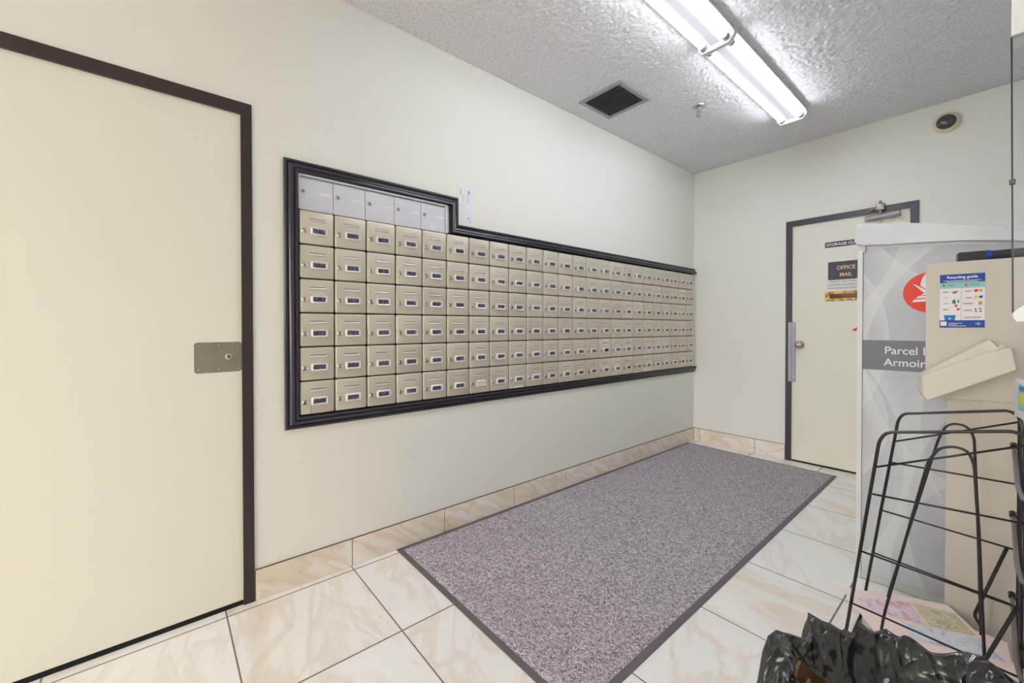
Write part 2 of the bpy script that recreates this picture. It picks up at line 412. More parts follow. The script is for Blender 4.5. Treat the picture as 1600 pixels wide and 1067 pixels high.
bm = B((1.388, -.055, 2.035), (1.436, -.011, 2.085), .006, 3); tube(bm, [(1.412, -.04, 2.01), (1.412, -.04, 2.105)], .009, 12)
tube(bm, [(1.40, -.035, 2.06), (1.365, -.03, 2.052), (1.35, -.03, 2.05)], .006)
obj('closer_arm', bm, 'steel', clz, 'auto')
obj('adjuster', L([(.008, 0), (.008, .014), (.005, .018)], lambda a, b, h: (1.405 + a, -.04 - b, 1.956 - h), 14), 'chrome', clz, 'auto')

# skirting tiles
def skirting(name, cuts, fn, top=.130, t=.010):
    bm = bmesh.new()
    for a, b in zip(cuts[:-1], cuts[1:]):
        lo = fn(a + .0018, 0, .0006); hi = fn(b - .0018, t, top)
        box(bm, [min(p, q) for p, q in zip(lo, hi)], [max(p, q) for p, q in zip(lo, hi)], .0012, 1)
    o = struct(name, bm, 'base')
    lo = fn(cuts[0] + .0005, 0, 0.0); hi = fn(cuts[-1] - .0005, t * .75, top + .0025)
    g = obj('grout', B([min(p, q) for p, q in zip(lo, hi)], [max(p, q) for p, q in zip(lo, hi)]), 'grout', o)
skirting('baseboard_left', [-3.928, -3.517, -2.994, -2.468, -1.964, -1.440, -.924, -.419, 0], lambda a, d, z: (d, a, z))
skirting('baseboard_back', [.010, .065, .566, DX0 - .0405], lambda a, d, z: (a, -d, z))
skirting('baseboard_right', [DX1 + .0405, 2.004], lambda a, d, z: (a, -d, z))

# ---------------------------------------------------------------- ceiling items
def fixture(y0, y1, label):
    t = thing('fluorescent_fixture', label, 'light fixture', (1.022, (y0 + y1) / 2, H), 'fluorescent strip fixtures on the ceiling')
    h = (y1 - y0) / 2 - .002
    # white wing reflector with raised centre channel
    prof = [(-.086, -.001), (-.093, -.029), (-.087, -.029), (-.028, -.012), (-.024, -.052), (.024, -.052), (.028, -.012), (.087, -.029), (.093, -.029), (.086, -.001)]
    bm = bmesh.new(); prism(bm, prof, lambda a, b, d: (a, d, b), -h, h)
    obj('reflector', bm, 'white_enamel', t)
    for s_ in (-1, 1):
        obj('end_cap', P([(-.092, 0), (-.092, -.045), (-.070, -.076), (.070, -.076), (.092, -.045), (.092, 0)], lambda a, b, d: (a, d, b), s_ * h, s_ * (h + .0018) - s_ * .016, .002), 'white_enamel', t)
        tb = obj('fluorescent_tube', T([(s_ * .056, -h + .045, -.048), (s_ * .056, h - .045, -.048)], .0165, 20), 'tube', t, True)
        for e in (-1, 1):
            obj('lamp_holder', T([(s_ * .056, e * (h - .016), -.048), (s_ * .056, e * (h - .050), -.048)], .018, 16), 'grey_metal', t, 'auto')
    return t
fixture(-1.917, -.665, 'white twin tube strip light nearest the back wall, past the joint')
fixture(-3.169, -1.917, 'white twin tube strip light nearer the viewer, running out of the top')

t = thing('ceiling_vent', 'square grey ceiling vent grille with dark louvres near left wall', 'vent', (.299, -1.806, H))
bm = bmesh.new(); w, hh, fr = .166, .175, .030
for a, b in (((-w, -hh), (w, -hh + fr)), ((-w, hh - fr), (w, hh)), ((-w, -hh + fr), (-w + fr, hh - fr)), ((w - fr, -hh + fr), (w, hh - fr))):
    box(bm, (a[0], a[1], -.010), (b[0], b[1], 0), .002, 1)
obj('frame', bm, plain('vent_frame_grey', (168, 164, 166), .5, .2), t)
obj('duct_opening', B((-w + fr, -hh + fr, -.0015), (w - fr, hh - fr, 0)), 'gap', t)
NS = 15
for i in range(NS):
    yy = -hh + fr + (i + .5) * (2 * (hh - fr)) / NS
    obj('louvre', P([(yy - .0055, -.011), (yy - .0040, -.012), (yy + .0055, -.003), (yy + .0040, -.002)], lambda a, b, d: (d, a, b), -w + fr, w - fr), plain('louvre_grey', (150, 145, 165), .5, .2) if i == 0 else bpy.data.materials['louvre_grey'], t)

t = thing('sprinkler_head', 'small chrome fire sprinkler hanging from the stippled ceiling', 'sprinkler', (.633, -1.277, H))
obj('escutcheon', L([(.001, 0), (.042, 0), (.040, -.006), (.024, -.013), (.014, -.015)], lambda a, b, h: (a, b, h)), 'chrome', t, 'auto')
obj('pipe', T([(0, 0, -.012), (0, 0, -.040)], [.013, .011], 14), 'chrome', t, 'auto')
bm = bmesh.new()
for s_ in (-1, 1): tube(bm, fillet([(s_ * .010, 0, -.038), (s_ * .016, 0, -.052), (s_ * .003, 0, -.074)], .008), .0028)
tube(bm, [(0, 0, -.038), (0, 0, -.074)], .003)
obj('yoke', bm, 'steel', t, 'auto')
obj('deflector', L([(.001, -.073), (.016, -.073), (.017, -.075), (.001, -.0765)], lambda a, b, h: (a, b, h), 16), 'chrome', t, 'auto')

t = thing('security_camera', 'round dome camera with beige ring on back wall near ceiling', 'camera', (1.742, 0, 2.572))
obj('ring', L([(.064, 0), (.068, -.006), (.066, -.022), (.056, -.032), (.050, -.030)], lambda a, b, h: (a, h, b), 40), plain('beige_ring', (226, 218, 190), .45), t, 'auto')
obj('dome', L([(.050, -.028), (.048, -.036), (.040, -.048), (.026, -.057), (.012, -.061), (.001, -.062)], lambda a, b, h: (a, h, b), 40), 'dome', t, True)

# ---------------------------------------------------------------- mailbox wall
PX, Y0, ZT = .1535, -3.756, 1.687
MB_T = .030
# dark stained moulding round the boxes
def moulding():
    path = [(-.012, .707), (-3.812, .707), (-3.812, 1.906), (-2.897, 1.906), (-2.897, 1.752), (-.012, 1.752)]
    prof = [(0, 0), (0, .012), (.004, .017), (.012, .018), (.016, .0145), (.020, .020), (.030, .0285), (.036, .030), (.040, .027), (.043, .034), (.050, .036), (.055, .033), (.057, .024), (.057, 0)]
    n = len(path); bm = bmesh.new(); rings = []
    for i, p in enumerate(path):
        p = Vector(p)
        d0 = (p - Vector(path[i - 1])).normalized() if i else (Vector(path[1]) - p).normalized()
        d1 = (Vector(path[i + 1]) - p).normalized() if i < n - 1 else d0
        n0 = Vector((d0.y, -d0.x)); n1 = Vector((d1.y, -d1.x))       # to the right of travel = inside
        m = (n0 + n1) / (1 + n0.dot(n1))
        rings.append([bm.verts.new((h, p.x + m.x * w, p.y + m.y * w)) for w, h in prof])
    for i in range(n - 1):
        for k in range(len(prof) - 1): bm.faces.new((rings[i][k], rings[i][k + 1], rings[i + 1][k + 1], rings[i + 1][k]))
    bm.faces.new(rings[0]); bm.faces.new(rings[-1][::-1])
    return bm
mo = obj('moulding', moulding(), 'moulding', None, 'auto')
tag(mo, 'glossy black stepped wood moulding framing the wall of mailboxes', 'frame')
# metal carcass behind the doors, with the bright channel trim of the upper bank
bank = thing('mailbox_surround', 'thin metal backing panel and bright channel trim behind the mailboxes', 'panel', (0, 0, 0))
bm = B((.0005, Y0 - .004, .762), (.006, -.058, ZT + .012)); 
obj('backing_panel', bm, plain('backing_dark_metal', (62, 55, 48), .5, .5), bank)
bm = B((.001, Y0 + .002, ZT), (.005, Y0 + 5 * PX, 1.846))
obj('upper_backing', bm, 'silver_panel', bank)
bm = B((.001, Y0 + .000, ZT + .003), (.024, Y0 + .007, 1.847), .001, 1); box(bm, (.001, Y0 + .007, 1.838), (.024, Y0 + 5 * PX, 1.847), .001, 1)
box(bm, (.001, Y0 + 5 * PX + .001, ZT + .003), (.024, Y0 + 5 * PX + .010, 1.847), .001, 1)
obj('channel_trim', bm, 'silver_panel', bank)

def make_box():
    t = thing('mailbox', '', 'mailbox', (0, 0, 0), 'square nickel mailboxes in the wall bank')
    W2, H2 = PX / 2 - .0026, PX / 2 - .0025
    bm = bmesh.new(); box(bm, (.0065, -W2, -H2), (MB_T, W2, H2), .0068, 3)
    obj('door', bm, 'nickel', t, 'auto')
    # punched letter slot: dark slit with a bright pressed lip below
    obj('slot', B((MB_T - .002, -.033, .0355), (MB_T + .0004, .037, .0395)), 'gap', t)
    obj('slot_lip', T([(MB_T - .0005, -.034, .0325), (MB_T + .0015, -.030, .0325), (MB_T + .0015, .034, .0325), (MB_T - .0005, .038, .0325)], .0044, 8), 'satin', t, 'auto')
    lk = obj('lock', L([(.0120, MB_T - .001), (.0120, MB_T + .003), (.0095, MB_T + .0055), (.0085, MB_T + .0045), (.001, MB_T + .0050)], lambda a, b, h: (h, -.0545 + a, -.0175 + b), 20), 'chrome', t, 'auto')
    obj('keyhole', B((MB_T + .005, -.0558, -.0225), (MB_T + .0062, -.0532, -.0125)), 'dark_hole', lk)
    # label holder ring
    outer, inner = rrect(.008, -.016, .075, .039, .010), rrect(.008, -.016, .056, .021, .003)
    bm = bmesh.new(); n = len(outer)
    rings = [[bm.verts.new((x_, a, b)) for a, b in pts] for pts, x_ in ((outer, MB_T - .001), (rrect(.008, -.016, .072, .036, .009), MB_T + .0075), (rrect(.008, -.016, .064, .029, .006), MB_T + .0105), (inner, MB_T + .0085), (inner, MB_T + .001))]
    for i in range(4):
        for k in range(n): bm.faces.new((rings[i][k], rings[i][(k + 1) % n], rings[i + 1][(k + 1) % n], rings[i + 1][k]))
    obj('label_holder', bm, 'satin', t, 'auto')
    obj('number_strip', B((MB_T - .001, -.0185, -.0262), (MB_T + .0022, .0345, -.0058)), 'number', t)
    return t
def dup(root, loc, label, rz=0.0):
    c = root.copy(); C.objects.link(c); c.location = loc; c.rotation_euler = (0, 0, rz); c['label'] = label
    for ch in list(root.children):
        d = ch.copy(); C.objects.link(d); d.parent = c
        for g in ch.children:
            e = g.copy(); C.objects.link(e); e.parent = d
    return c
ORD = ['', 'first', 'second', 'third', 'fourth', 'fifth', 'sixth', 'seventh', 'eighth', 'ninth', 'tenth', 'eleventh', 'twelfth', 'thirteenth', 'fourteenth', 'fifteenth', 'sixteenth',
       'seventeenth', 'eighteenth', 'nineteenth', 'twentieth', 'twenty-first', 'twenty-second', 'twenty-third', 'twenty-fourth']
ROWN = ['', 'top nickel row', 'second nickel row', 'third nickel row', 'fourth nickel row', 'fifth nickel row', 'bottom row']
proto = make_box(); first = True
boxes = {}
for row in range(1, 7):
    for col in range(1, 25):
        loc = (random.uniform(0, .0012), Y0 + (col - .5) * PX, ZT - (row - .5) * .1535)
        if col == 1: where = 'leftmost of the ' + ROWN[row]
        elif col == 24: where = 'rightmost of the ' + ROWN[row] + ' by the corner'
        elif col <= 12: where = ORD[col] + ' from the left in the ' + ROWN[row]
        else: where = ORD[25 - col] + ' from corner in the ' + ROWN[row]
        extra = {(7, 6): ' with a white name strip', (9, 6): ' with a low white sticker', (15, 5): ' with a black strip', (24, 5): ' with a white sticker', (10, 6): ''}.get((col, row), '')
        if (col, row) == (3, 4): extra = ' slightly ajar'
        if (col, row) == (1, 6): extra = ' with a creased lower edge'
        lab = 'square nickel mailbox' + extra + ', ' + where
        if first:
            proto.location = loc; proto['label'] = lab; o = proto; first = False
        else: o = dup(proto, loc, lab, random.uniform(-.006, .006))
        boxes[(col, row)] = o
def part_of(o, kind): return [c for c in o.children if c.name.split('.')[0] == kind][0]
def remesh(ch, mat):
    ch.data = ch.data.copy(); ch.data.materials[0] = MAT[mat]
remesh(part_of(boxes[(7, 6)], 'number_strip'), 'paper'); remesh(part_of(boxes[(15, 5)], 'number_strip'), 'gap')
for key, (a, b, c_, d) in {(9, 6): (-.03, -.070, .045, -.060), (24, 5): (.0, -.046, .05, -.036), (15, 5): (-.035, .056, .045, .066)}.items():
    s_ = obj('sticker', B((MB_T, a, b), (MB_T + .0012, c_, d)), 'paper', boxes[key]); s_['label'] = 'small white paper sticker'
boxes[(3, 4)].rotation_euler = (.012, 0, .03)
obj('crease', B((MB_T - .001, -.0300, -.0745), (MB_T + .0004, -.0288, -.036)), 'gap', boxes[(1, 6)])
# five newer boxes in the upper bank
def make_silver():
    t = thing('mailbox', '', 'mailbox', (0, 0, 0), 'smooth silver mailboxes in the top bank')
    obj('door', B((.005, -PX / 2 + .0012, -.0715), (.014, PX / 2 - .0012, .0715), .001, 1), 'silver_panel', t)
    lk = obj('lock', L([(.009, .0135), (.009, .017), (.007, .0185), (.001, .0185)], lambda a, b, h: (h, -.056 + a, .010 + b), 20), 'chrome', t, 'auto')
    obj('keyhole', B((.018, -.0572, .0055), (.0192, -.0548, .0145)), 'dark_hole', lk)
    obj('name_label', B((.0135, .010, .0045), (.0146, .066, .0155)), 'paper', t)
    return t
ps = make_silver()
for i in range(5):
    lab = 'smooth silver mailbox with white label, ' + ['leftmost', 'second from left', 'middle one', 'fourth from left', 'rightmost with a grey sticker'][i] + ' of the top bank'
    loc = (0, Y0 + .0005 + (i + .5) * PX, ZT + .0745)
    if i == 0: ps.location = loc; ps['label'] = lab; o = ps
    else: o = dup(ps, loc, lab)
    if i == 4: s_ = obj('sticker', B((.0135, -.028, -.060), (.0147, .048, -.036)), MAT['photo_c'], o); s_['label'] = 'grey printed sticker'

# white plate on the wall beside the step of the moulding
t = thing('wall_notice', 'narrow white glossy notice on wall above the moulding step', 'notice', (.0, -2.845, 1.868))
obj('sheet', B((.0005, -.054, -.114), (.004, .056, .124), .0008, 1), 'white', t)
bm = B((.004, -.035, .060), (.0046, -.030, .10)); box(bm, (.004, .018, .075), (.0046, .034, .095)); box(bm, (.004, -.012, -.002), (.0046, -.004, .004))
box(bm, (.004, .020, -.072), (.0046, .030, -.060)); box(bm, (.004, .030, -.088), (.0046, .038, -.078))
for k in range(6): box(bm, (.004, -.026, .028 + k * .008), (.0043, -.004, .0295 + k * .008))
for k in range(6): box(bm, (.004, .010, .028 + k * .008), (.0043, .032, .0295 + k * .008))
obj('printing', bm, plain('faint_print', (176, 176, 186), .5), t)

# ---------------------------------------------------------------- signs on the back door
DYF = .004
t = thing('door_sign', 'thin dark strip sign with white storage lettering at door top', 'sign', (1.206, DYF, 1.829))
obj('plate', B((-.134, -.003, -.022), (.134, 0, .022), .0005, 1), 'plum', t)
text('lettering', 'STORAGE CLOSET', .030, 'white', t, face_minus_y(-.124, -.0032, -.0105), sx=.98, off=.0007)
t = thing('door_sign', 'navy square plate with gold office mail lettering on door', 'sign', (1.206, DYF, 1.614))
obj('plate', B((-.113, -.003, -.073), (.113, 0, .073), .0005, 1), 'navy', t)
for i, s_ in enumerate(('OFFICE', 'MAIL')):
    text('lettering', s_, .042, 'gold', t, face_minus_y(0, -.0032, .008 - i * .055), 'CENTER', sx=.86, off=.0008)
t = thing('paper_notice', 'white paper notice with grey capitals under the navy plate', 'notice', (1.206, DYF, 1.497))
obj('sheet', B((-.120, -.0012, -.044), (.120, 0, .044)), 'paper', t)
for i, s_ in enumerate(('RENT PAYMENTS', 'COMMON ELEMENT FEES', 'MAINTENANCE REQUESTS')):
    text('lettering', s_, .020, 'ink', t, face_minus_y(0, -.0016, .022 - i * .026), 'CENTER', sx=[1.25, 1.05, 1.0][i])
t = thing('mail_slot', 'worn brass letter slot in the back door', 'mail slot', (1.206, DYF, 1.409))
obj('plate', B((-.132, -.004, -.039), (.132, 0, .039), .002, 2), 'brass', t)
obj('flap', P(rrect(0, 0, .205, .036, .012), XZ, -.009, -.003, .002), plain('dark_brass', (128, 84, 62), .4, .5, .3, 40), t, 'auto')
t = tag(obj('arrow_sticker', P([(1.244, 1.135), (1.290, 1.172), (1.40, 1.17), (1.40, 1.13), (1.285, 1.140), (1.264, 1.126)], XZ, DYF - .0015, DYF), 'red'), 'red arrow sticker on the back door beside the locker', 'sticker')

# ---------------------------------------------------------------- floor mat
t = thing('floor_mat', 'long heather grey carpet mat with rubber edge below the mailboxes', 'mat', (0, 0, 0))
A4 = [(.012, -3.290), (1.223, -3.290), (1.196, -.178), (.012, -.142)]
obj('rubber_edge', P(A4, XY, 0, .0035, .001, 1), 'rubber', t)
i4 = [(.040, -3.262), (1.195, -3.262), (1.170, -.196), (.036, -.156)]
bm = bmesh.new()
nx, ny = 60, 150
g = []
for j in range(ny + 1):
    rw = []
    for i in range(nx + 1):
        s_, q = i / nx, j / ny
        a = Vector(i4[0]) * (1 - s_) + Vector(i4[1]) * s_; b = Vector(i4[3]) * (1 - s_) + Vector(i4[2]) * s_; p = a * (1 - q) + b * q
        e = min(i, nx - i, j, ny - j); z = .0036 if e == 0 else .0085 + .0012 * noise.noise((p.x * 3, p.y * 3, 0))
        rw.append(bm.verts.new((p.x, p.y, z)))
    g.append(rw)
for j in range(ny):
    for i in range(nx): bm.faces.new((g[j][i], g[j][i + 1], g[j + 1][i + 1], g[j + 1][i]))
obj('carpet', bm, 'carpet', t, True)

# ---------------------------------------------------------------- parcel locker
LX0, LX1, LY = 1.572, 2.10, -1.72
t = thing('parcel_locker', 'tall pale grey parcel locker with ribbon print and red post emblem', 'parcel locker', (0, 0, 0))
obj('body', B((LX0 + .004, LY, 0), (LX1 - .004, LY + .56, 1.53), .004), 'locker_white', t)
top = [(1.592, 1.516), (1.665, 1.5125), (1.785, 1.504), (1.88, 1.494), (2.018, 1.476), (2.085, 1.468)]
obj('side_panel', P([(1.592, .036)] + top + [(2.085, .036)], XZ, LY - .006, LY), 'swirl', t)
obj('side_panel_base', B((1.590, LY - .007, .004), (2.087, LY, .0355)), plain('pale_green_grey', (198, 204, 196), .4), t)
obj('corner_trim', P(rrect(1.581, .755, .018, 1.51, .004), XZ, LY - .012, LY + .02, .002), 'locker_white', t)
obj('corner_trim', P(rrect(2.093, .735, .016, 1.47, .004), XZ, LY - .012, LY + .02, .002), 'locker_white', t)
roof = [(1.565, 1.545), (1.562, 1.56), (1.563, 1.612), (1.568, 1.625), (1.578, 1.631), (1.60, 1.6295), (1.661, 1.619), (1.73, 1.6065), (1.787, 1.594), (1.887, 1.569), (1.95, 1.552), (2.015, 1.535), (2.11, 1.508),
        (2.118, 1.495), (2.118, 1.465), (2.11, 1.458), (2.018, 1.490), (1.887, 1.506), (1.787, 1.515), (1.69, 1.5225), (1.597, 1.529), (1.575, 1.535)]
obj('roof', P(roof, XZ, LY - .030, LY + .585, .005, 3), 'locker_white', t, 'auto')
obj('overhang_bracket', P([(1.568, 1.545), (1.60, 1.545), (1.60, 1.50), (1.592, 1.50)], XZ, LY - .018, LY + .5), 'grey_metal', t)
for k, (z0, z1) in enumerate(((.05, .40), (.41, .76), (.77, 1.12), (1.13, 1.48))):
    dr = obj('locker_door', B((LX0 - .004, LY + .025, z0), (LX0 + .006, LY + .535, z1), .002), 'locker_white', t)
    obj('lock', L([(.010, 0), (.010, .008), (.006, .010)], lambda a, b, h, z0=z0, z1=z1: (LX0 - .004 - h, LY + .07 + a, (z0 + z1) / 2 + b), 16), 'chrome', dr, 'auto')
PF = LY - .0062
em = obj('emblem', P(circ(1.808, 1.305, .0855, n=64), XZ, PF - .001, PF), 'red', t)
em['label'] = 'red round emblem with white wing'
bm = bmesh.new()
for pts in ([(1.750, 1.347), (1.806, 1.306), (1.806, 1.292), (1.789, 1.300)], [(1.776, 1.334), (1.776, 1.345), (1.781, 1.366), (1.790, 1.383), (1.808, 1.385), (1.808, 1.310), (1.792, 1.319)],
            [(1.750, 1.2655), (1.758, 1.2765), (1.808, 1.2795), (1.808, 1.2675)], [(1.762, 1.281), (1.769, 1.2905), (1.808, 1.2925), (1.808, 1.2835)], [(1.776, 1.2935), (1.785, 1.301), (1.808, 1.303), (1.808, 1.2955)],
            ):
    prism(bm, pts, XZ, PF - .0016, PF - .0009)
    prism(bm, [(2 * 1.808 - a, b) for a, b in pts][::-1], XZ, PF - .0016, PF - .0009)
obj('wing', bm, 'white', em)
bd = obj('band', P([(1.592, .967), (1.592, 1.100), (2.085, 1.100), (2.085, .967)], XZ, PF - .0008, PF), 'band', t)
text('lettering', 'Parcel Locker', .047, 'white', bd, face_minus_y(1.664, PF - .0009, 1.040), sx=.92, off=.0003)
text('lettering', 'Armoire à colis', .047, 'white', bd, face_minus_y(1.663, PF - .0009, .9875), sx=.92, off=.0003)

# ---------------------------------------------------------------- recycling cabinet (turned a little, beside the locker)
ca = math.radians(10.2)
cab = thing('recycling_cabinet', 'beige metal paper recycling cabinet with blue guide sticker beside the locker', 'recycling cabinet', (1.814, -2.0, 0), None, ca)
obj('upper_body', P([(0, 0), (.56, 0), (.56, .15), (.022, .15)], XY, .897, 1.397, .003), 'cream_metal', cab)
obj('base_body', P([(.060, .045), (.138, .004), (.56, .010), (.56, .140), (.078, .140)], XY, 0, .8965, .002), 'cream_metal', cab)
hop = [(-.021, .985), (-.020, .919), (-.007, .900), (.192, 1.0216), (.179, 1.093)]
obj('hopper', P(hop, XZ, -.140, -.0005, .0040), 'cream_metal_light', cab)
obj('hopper_lid', P([(-.012, .986), (-.006, .994), (.146, 1.114), (.150, 1.110), (.171, 1.086), (.166, 1.083), (.0, .985)], XZ, -.060, -.006, .0015), 'cream_metal_light', cab)
obj('lid_catch', B((.168, -.05, 1.086), (.185, -.02, 1.098), .002), 'cream_metal_light', cab)
# sticker
SX0, SX1, SZ0, SZ1 = .036, .145, 1.157, 1.351
st = obj('guide_sticker', B((SX0, -.0012, SZ0), (SX1, 0, SZ1)), 'sticker_white', cab); st['label'] = 'printed recycling guide sticker'
def sbox(name, a0, a1, b0, b1, mat, d=.0005):
    """fractions of the sticker, b from the top"""
    w, h_ = SX1 - SX0, SZ1 - SZ0
    return B((SX0 + w * a0, -.0012 - d, SZ1 - h_ * b1), (SX0 + w * a1, -.0011, SZ1 - h_ * b0))
obj('header', sbox('', 0, 1, 0, .155, ''), 'blue', st); obj('footer', sbox('', 0, 1, .862, 1, ''), 'blue', st)
obj('subheader', sbox('', 0, 1, .155, .262, ''), 'teal', st); obj('divider', sbox('', .485, .49, .262, .862, ''), 'ink', st)
sw, sh = SX1 - SX0, SZ1 - SZ0
text('title', 'Recycling guide', .0132, 'white', st, face_minus_y(SX0 + sw * .5, -.0019, SZ1 - sh * .078), 'CENTER', sx=.92, off=.0003, ext=.0001)
bm = bmesh.new()
def lines(a0, a1, b, d=.0007): box(bm, (SX0 + sw * a0, -.0012 - d, SZ1 - sh * (b + .006)), (SX0 + sw * a1, -.0012, SZ1 - sh * (b - .002)))
lines(.08, .92, .118); lines(.15, .85, .140); lines(.2, .52, .915, .0006); lines(.2, .4, .94, .0006); lines(.2, .6, .965, .0006)
obj('small_print', bm, 'white', st)
bm = bmesh.new()
for b in (.188, .212): lines(.17, .34, b); lines(.66, .88, b)
for a0, a1, b in ((.07, .2, .32), (.07, .2, .335), (.10, .18, .43), (.07, .22, .545), (.07, .2, .65), (.07, .2, .665), (.56, .73, .315), (.58, .7, .33), (.58, .72, .44), (.58, .72, .455), (.52, .74, .545), (.52, .74, .56), (.56, .72, .67), (.52, .74, .685), (.55, .92, .80), (.55, .92, .82)): lines(a0, a1, b, .0005)
obj('small_print', bm, 'ink', st)
def spic(pts, mat, d=.0009): obj('picture', P([(SX0 + sw * a, SZ1 - sh * b) for a, b in pts], XZ, -.0012 - d, -.0011), mat, st)
spic([(.26, .335), (.36, .31), (.42, .325), (.36, .36), (.31, .36)], 'brown'); spic([(.28, .50), (.33, .465), (.37, .51), (.35, .56), (.28, .54)], 'green'); spic([(.40, .50), (.425, .47), (.44, .52), (.42, .54)], 'navy')
spic([(.33, .60), (.37, .555), (.41, .60), (.37, .62)], 'brown'); spic([(.38, .64), (.45, .635), (.46, .67), (.39, .675)], 'red')
spic([(.77, .30), (.85, .295), (.85, .34), (.77, .345)], 'red'); spic([(.88, .30), (.94, .295), (.94, .34), (.88, .34)], 'orange')
spic([(.76, .42), (.84, .41), (.85, .46), (.77, .465)], 'yellow'); spic([(.87, .42), (.95, .41), (.95, .455), (.88, .46)], 'blue'); spic(circ(.90, .55, .045, .035, 14), 'orange')
for a, b in ((.80, .66), (.90, .655), (.81, .705), (.91, .70)): spic([(a - .03, b), (a, b - .014), (a + .03, b), (a, b + .016)], 'black')
spic([(.09, .765), (.37, .765), (.34, .862), (.12, .862)], 'blue_bin'); spic(circ(.23, .83, .022, .016, 12), 'white', .0012)
spic(circ(.09, .205, .03, .020, 14), 'green'); spic(circ(.59, .205, .03, .020, 14), 'red')
spic([(.02 + .0, .885), (.16, .885), (.16, .965), (.02, .965)], 'sticker_white'); 
rg = circ(.86, .925, .07, .045, 20)
spic([(.80 + .0, .92), (.86, .888), (.92, .92), (.92, .935), (.86, .962), (.80, .935)], 'teal', .0007); spic(circ(.86, .925, .045, .028, 16), 'blue', .001); spic(circ(.86, .925, .022, .014, 12), 'white', .0012)
# thing on top of the cabinet
tb = thing('folded_umbrella', 'black folded umbrella with blue tie lying on the beige cabinet', 'umbrella', (1.814, -2.0, 1.397), None, ca)
obj('handle', P(rrect(.118, .018, .070, .034, .007), XZ, .026, .060, .003), 'grommet', tb, 'auto')
obj('blue_tie', T([(.153, .043, .020), (.164, .043, .020)], .0175, 16), 'blue', tb, 'auto')
obj('canopy', T([(.163, .043, .019), (.25, .043, .019), (.45, .043, .019), (.53, .043, .019)], [.016, .018, .017, .007], 10), plain('black_cloth', (44, 42, 58), .5), tb, 'auto')

# ---------------------------------------------------------------- clear display panel on the right, hung from the right wall
t = thing('display_panel', 'clear panel with thin black edge and white rails at right edge', 'display case', (0, 0, 0))
PY = -2.9
obj('clear_sheet', P([(2.0098, 1.19), (2.0045, 1.74), (2.60, 1.74), (2.60, 1.19)], XZ, PY, PY + .003), 'clear', t)
obj('edge_seal', P([(2.0085, 1.188), (2.0110, 1.188), (2.0058, 1.74), (2.0033, 1.74)], XZ, PY - .003, PY + .006), 'black', t)
obj('edge_clip', B((2.0035, PY - .006, 1.446), (2.0115, PY + .009, 1.455), .001), 'grommet', t)
obj('bottom_rail', P([(2.009, 1.186), (2.0105, 1.176), (2.014, 1.170), (2.62, 1.170), (2.62, 1.225), (2.026, 1.205), (2.012, 1.192)], XZ, PY - .010, PY + .06, .001), 'white', t)
obj('top_box', B((2.0045, PY - .010, 1.74), (2.62, PY + .06, 2.6), .002), 'white', t)

# ---------------------------------------------------------------- wire newspaper rack
t = thing('newspaper_rack', 'open black wire newspaper rack with slanted frames beside the bin', 'wire rack', (0, 0, 0))
RN, RF = -2.45, -2.09
RW = .0047
for y, leg in ((RN, [(1.655, 0.0), (1.750, .795), (1.766, .826), (2.02, .879), (2.046, .86), (2.046, 0)]), (RF, [(1.648, 0.0), (1.752, .810), (1.766, .837), (2.012, .887), (2.034, .87), (2.034, 0)])):
    obj('side_frame', T(fillet([(a, y, b) for a, b in leg], .03), RW, 10), 'wire', t, True)
    dz = .012 if y == RF else 0
    for a, b in (((1.745, .711), (2.035, .844)), ((1.735, .621), (2.04, .637)), ((1.708, .425), (2.035, .407)), ((1.682, .242), (2.035, .221))) if y == RN else \
                (((1.739, .727), (2.03, .853)), ((1.732, .648), (2.03, .652)), ((1.709, .458), (2.025, .439)), ((1.684, .285), (2.025, .258))):
        obj('cross_wire', T([(a[0], y - .004, a[1]), (b[0], y - .004, b[1])], .0031, 8), 'wire', t, True)
# inverted loops between the frames
obj('divider_loop', T(fillet([(1.748, RN + .008, .10), (1.763, RN + .008, .236), (1.858, RN + .008, .755), (1.880, RN + .008, .800), (1.908, RN + .008, .812), (1.936, RN + .008, .806), (1.949, RN + .008, .770), (1.958, RN + .008, .586), (1.970, RN + .008, .248), (1.976, RN + .008, .08)], .03), .0037, 8), 'wire', t, True)
obj('divider_loop', T(fillet([(1.722, RF + .008, .10), (1.731, RF + .008, .155), (1.855, RF + .008, .760), (1.872, RF + .008, .808), (1.890, RF + .008, .822), (1.921, RF + .008, .819), (1.938, RF + .008, .785), (1.946, RF + .008, .559), (1.954, RF + .008, .253), (1.958, RF + .008, .10)], .03), .0037, 8), 'wire', t, True)
obj('brace', T(fillet([(2.011, RF, .440), (1.942, RF, .178), (1.956, RF, .150)], .012), .0046, 8), 'wire', t, True)
obj('brace', T(fillet([(2.026, RN, .405), (1.975, RN, .238), (1.955, RN, .170)], .012), .0046, 8), 'wire', t, True)
for y in (-2.36, -2.27, -2.18):
    obj('back_post', T([(2.036, y, 0), (2.036, y, .86)], .0037, 8), 'wire', t, True)
for z in (.05, .25, .44, .64, .86):
    obj('back_rail', T([(2.040, RN, z), (2.036, RF, z)], .0040, 8), 'wire', t, True)
obj('foot_rail', T([(1.655, RN, .006), (1.648, RF, .006)], .0050, 8), 'wire', t, True)
for z0 in (.78, .56, .30):      # grey hooked arms that hold the papers
    a = obj('hook_arm', T(fillet([(2.022, RF - .03, z0), (2.026, RN + .05, z0 - .06), (2.034, RN - .02, z0 - .075)], .02), .0052, 10), 'grey_rod', t, True)
    obj('hook_cap', T([(2.0215, RF - .022, z0 + .002), (2.0225, RF - .044, z0 - .003)], .0085, 12), 'wire', a, 'auto')
obj('bottom_shelf', T([(1.665, RN, .060), (2.036, RN, .050), (2.034, RF, .050), (1.660, RF, .060)], .0040, 8, True), 'wire', t, True)
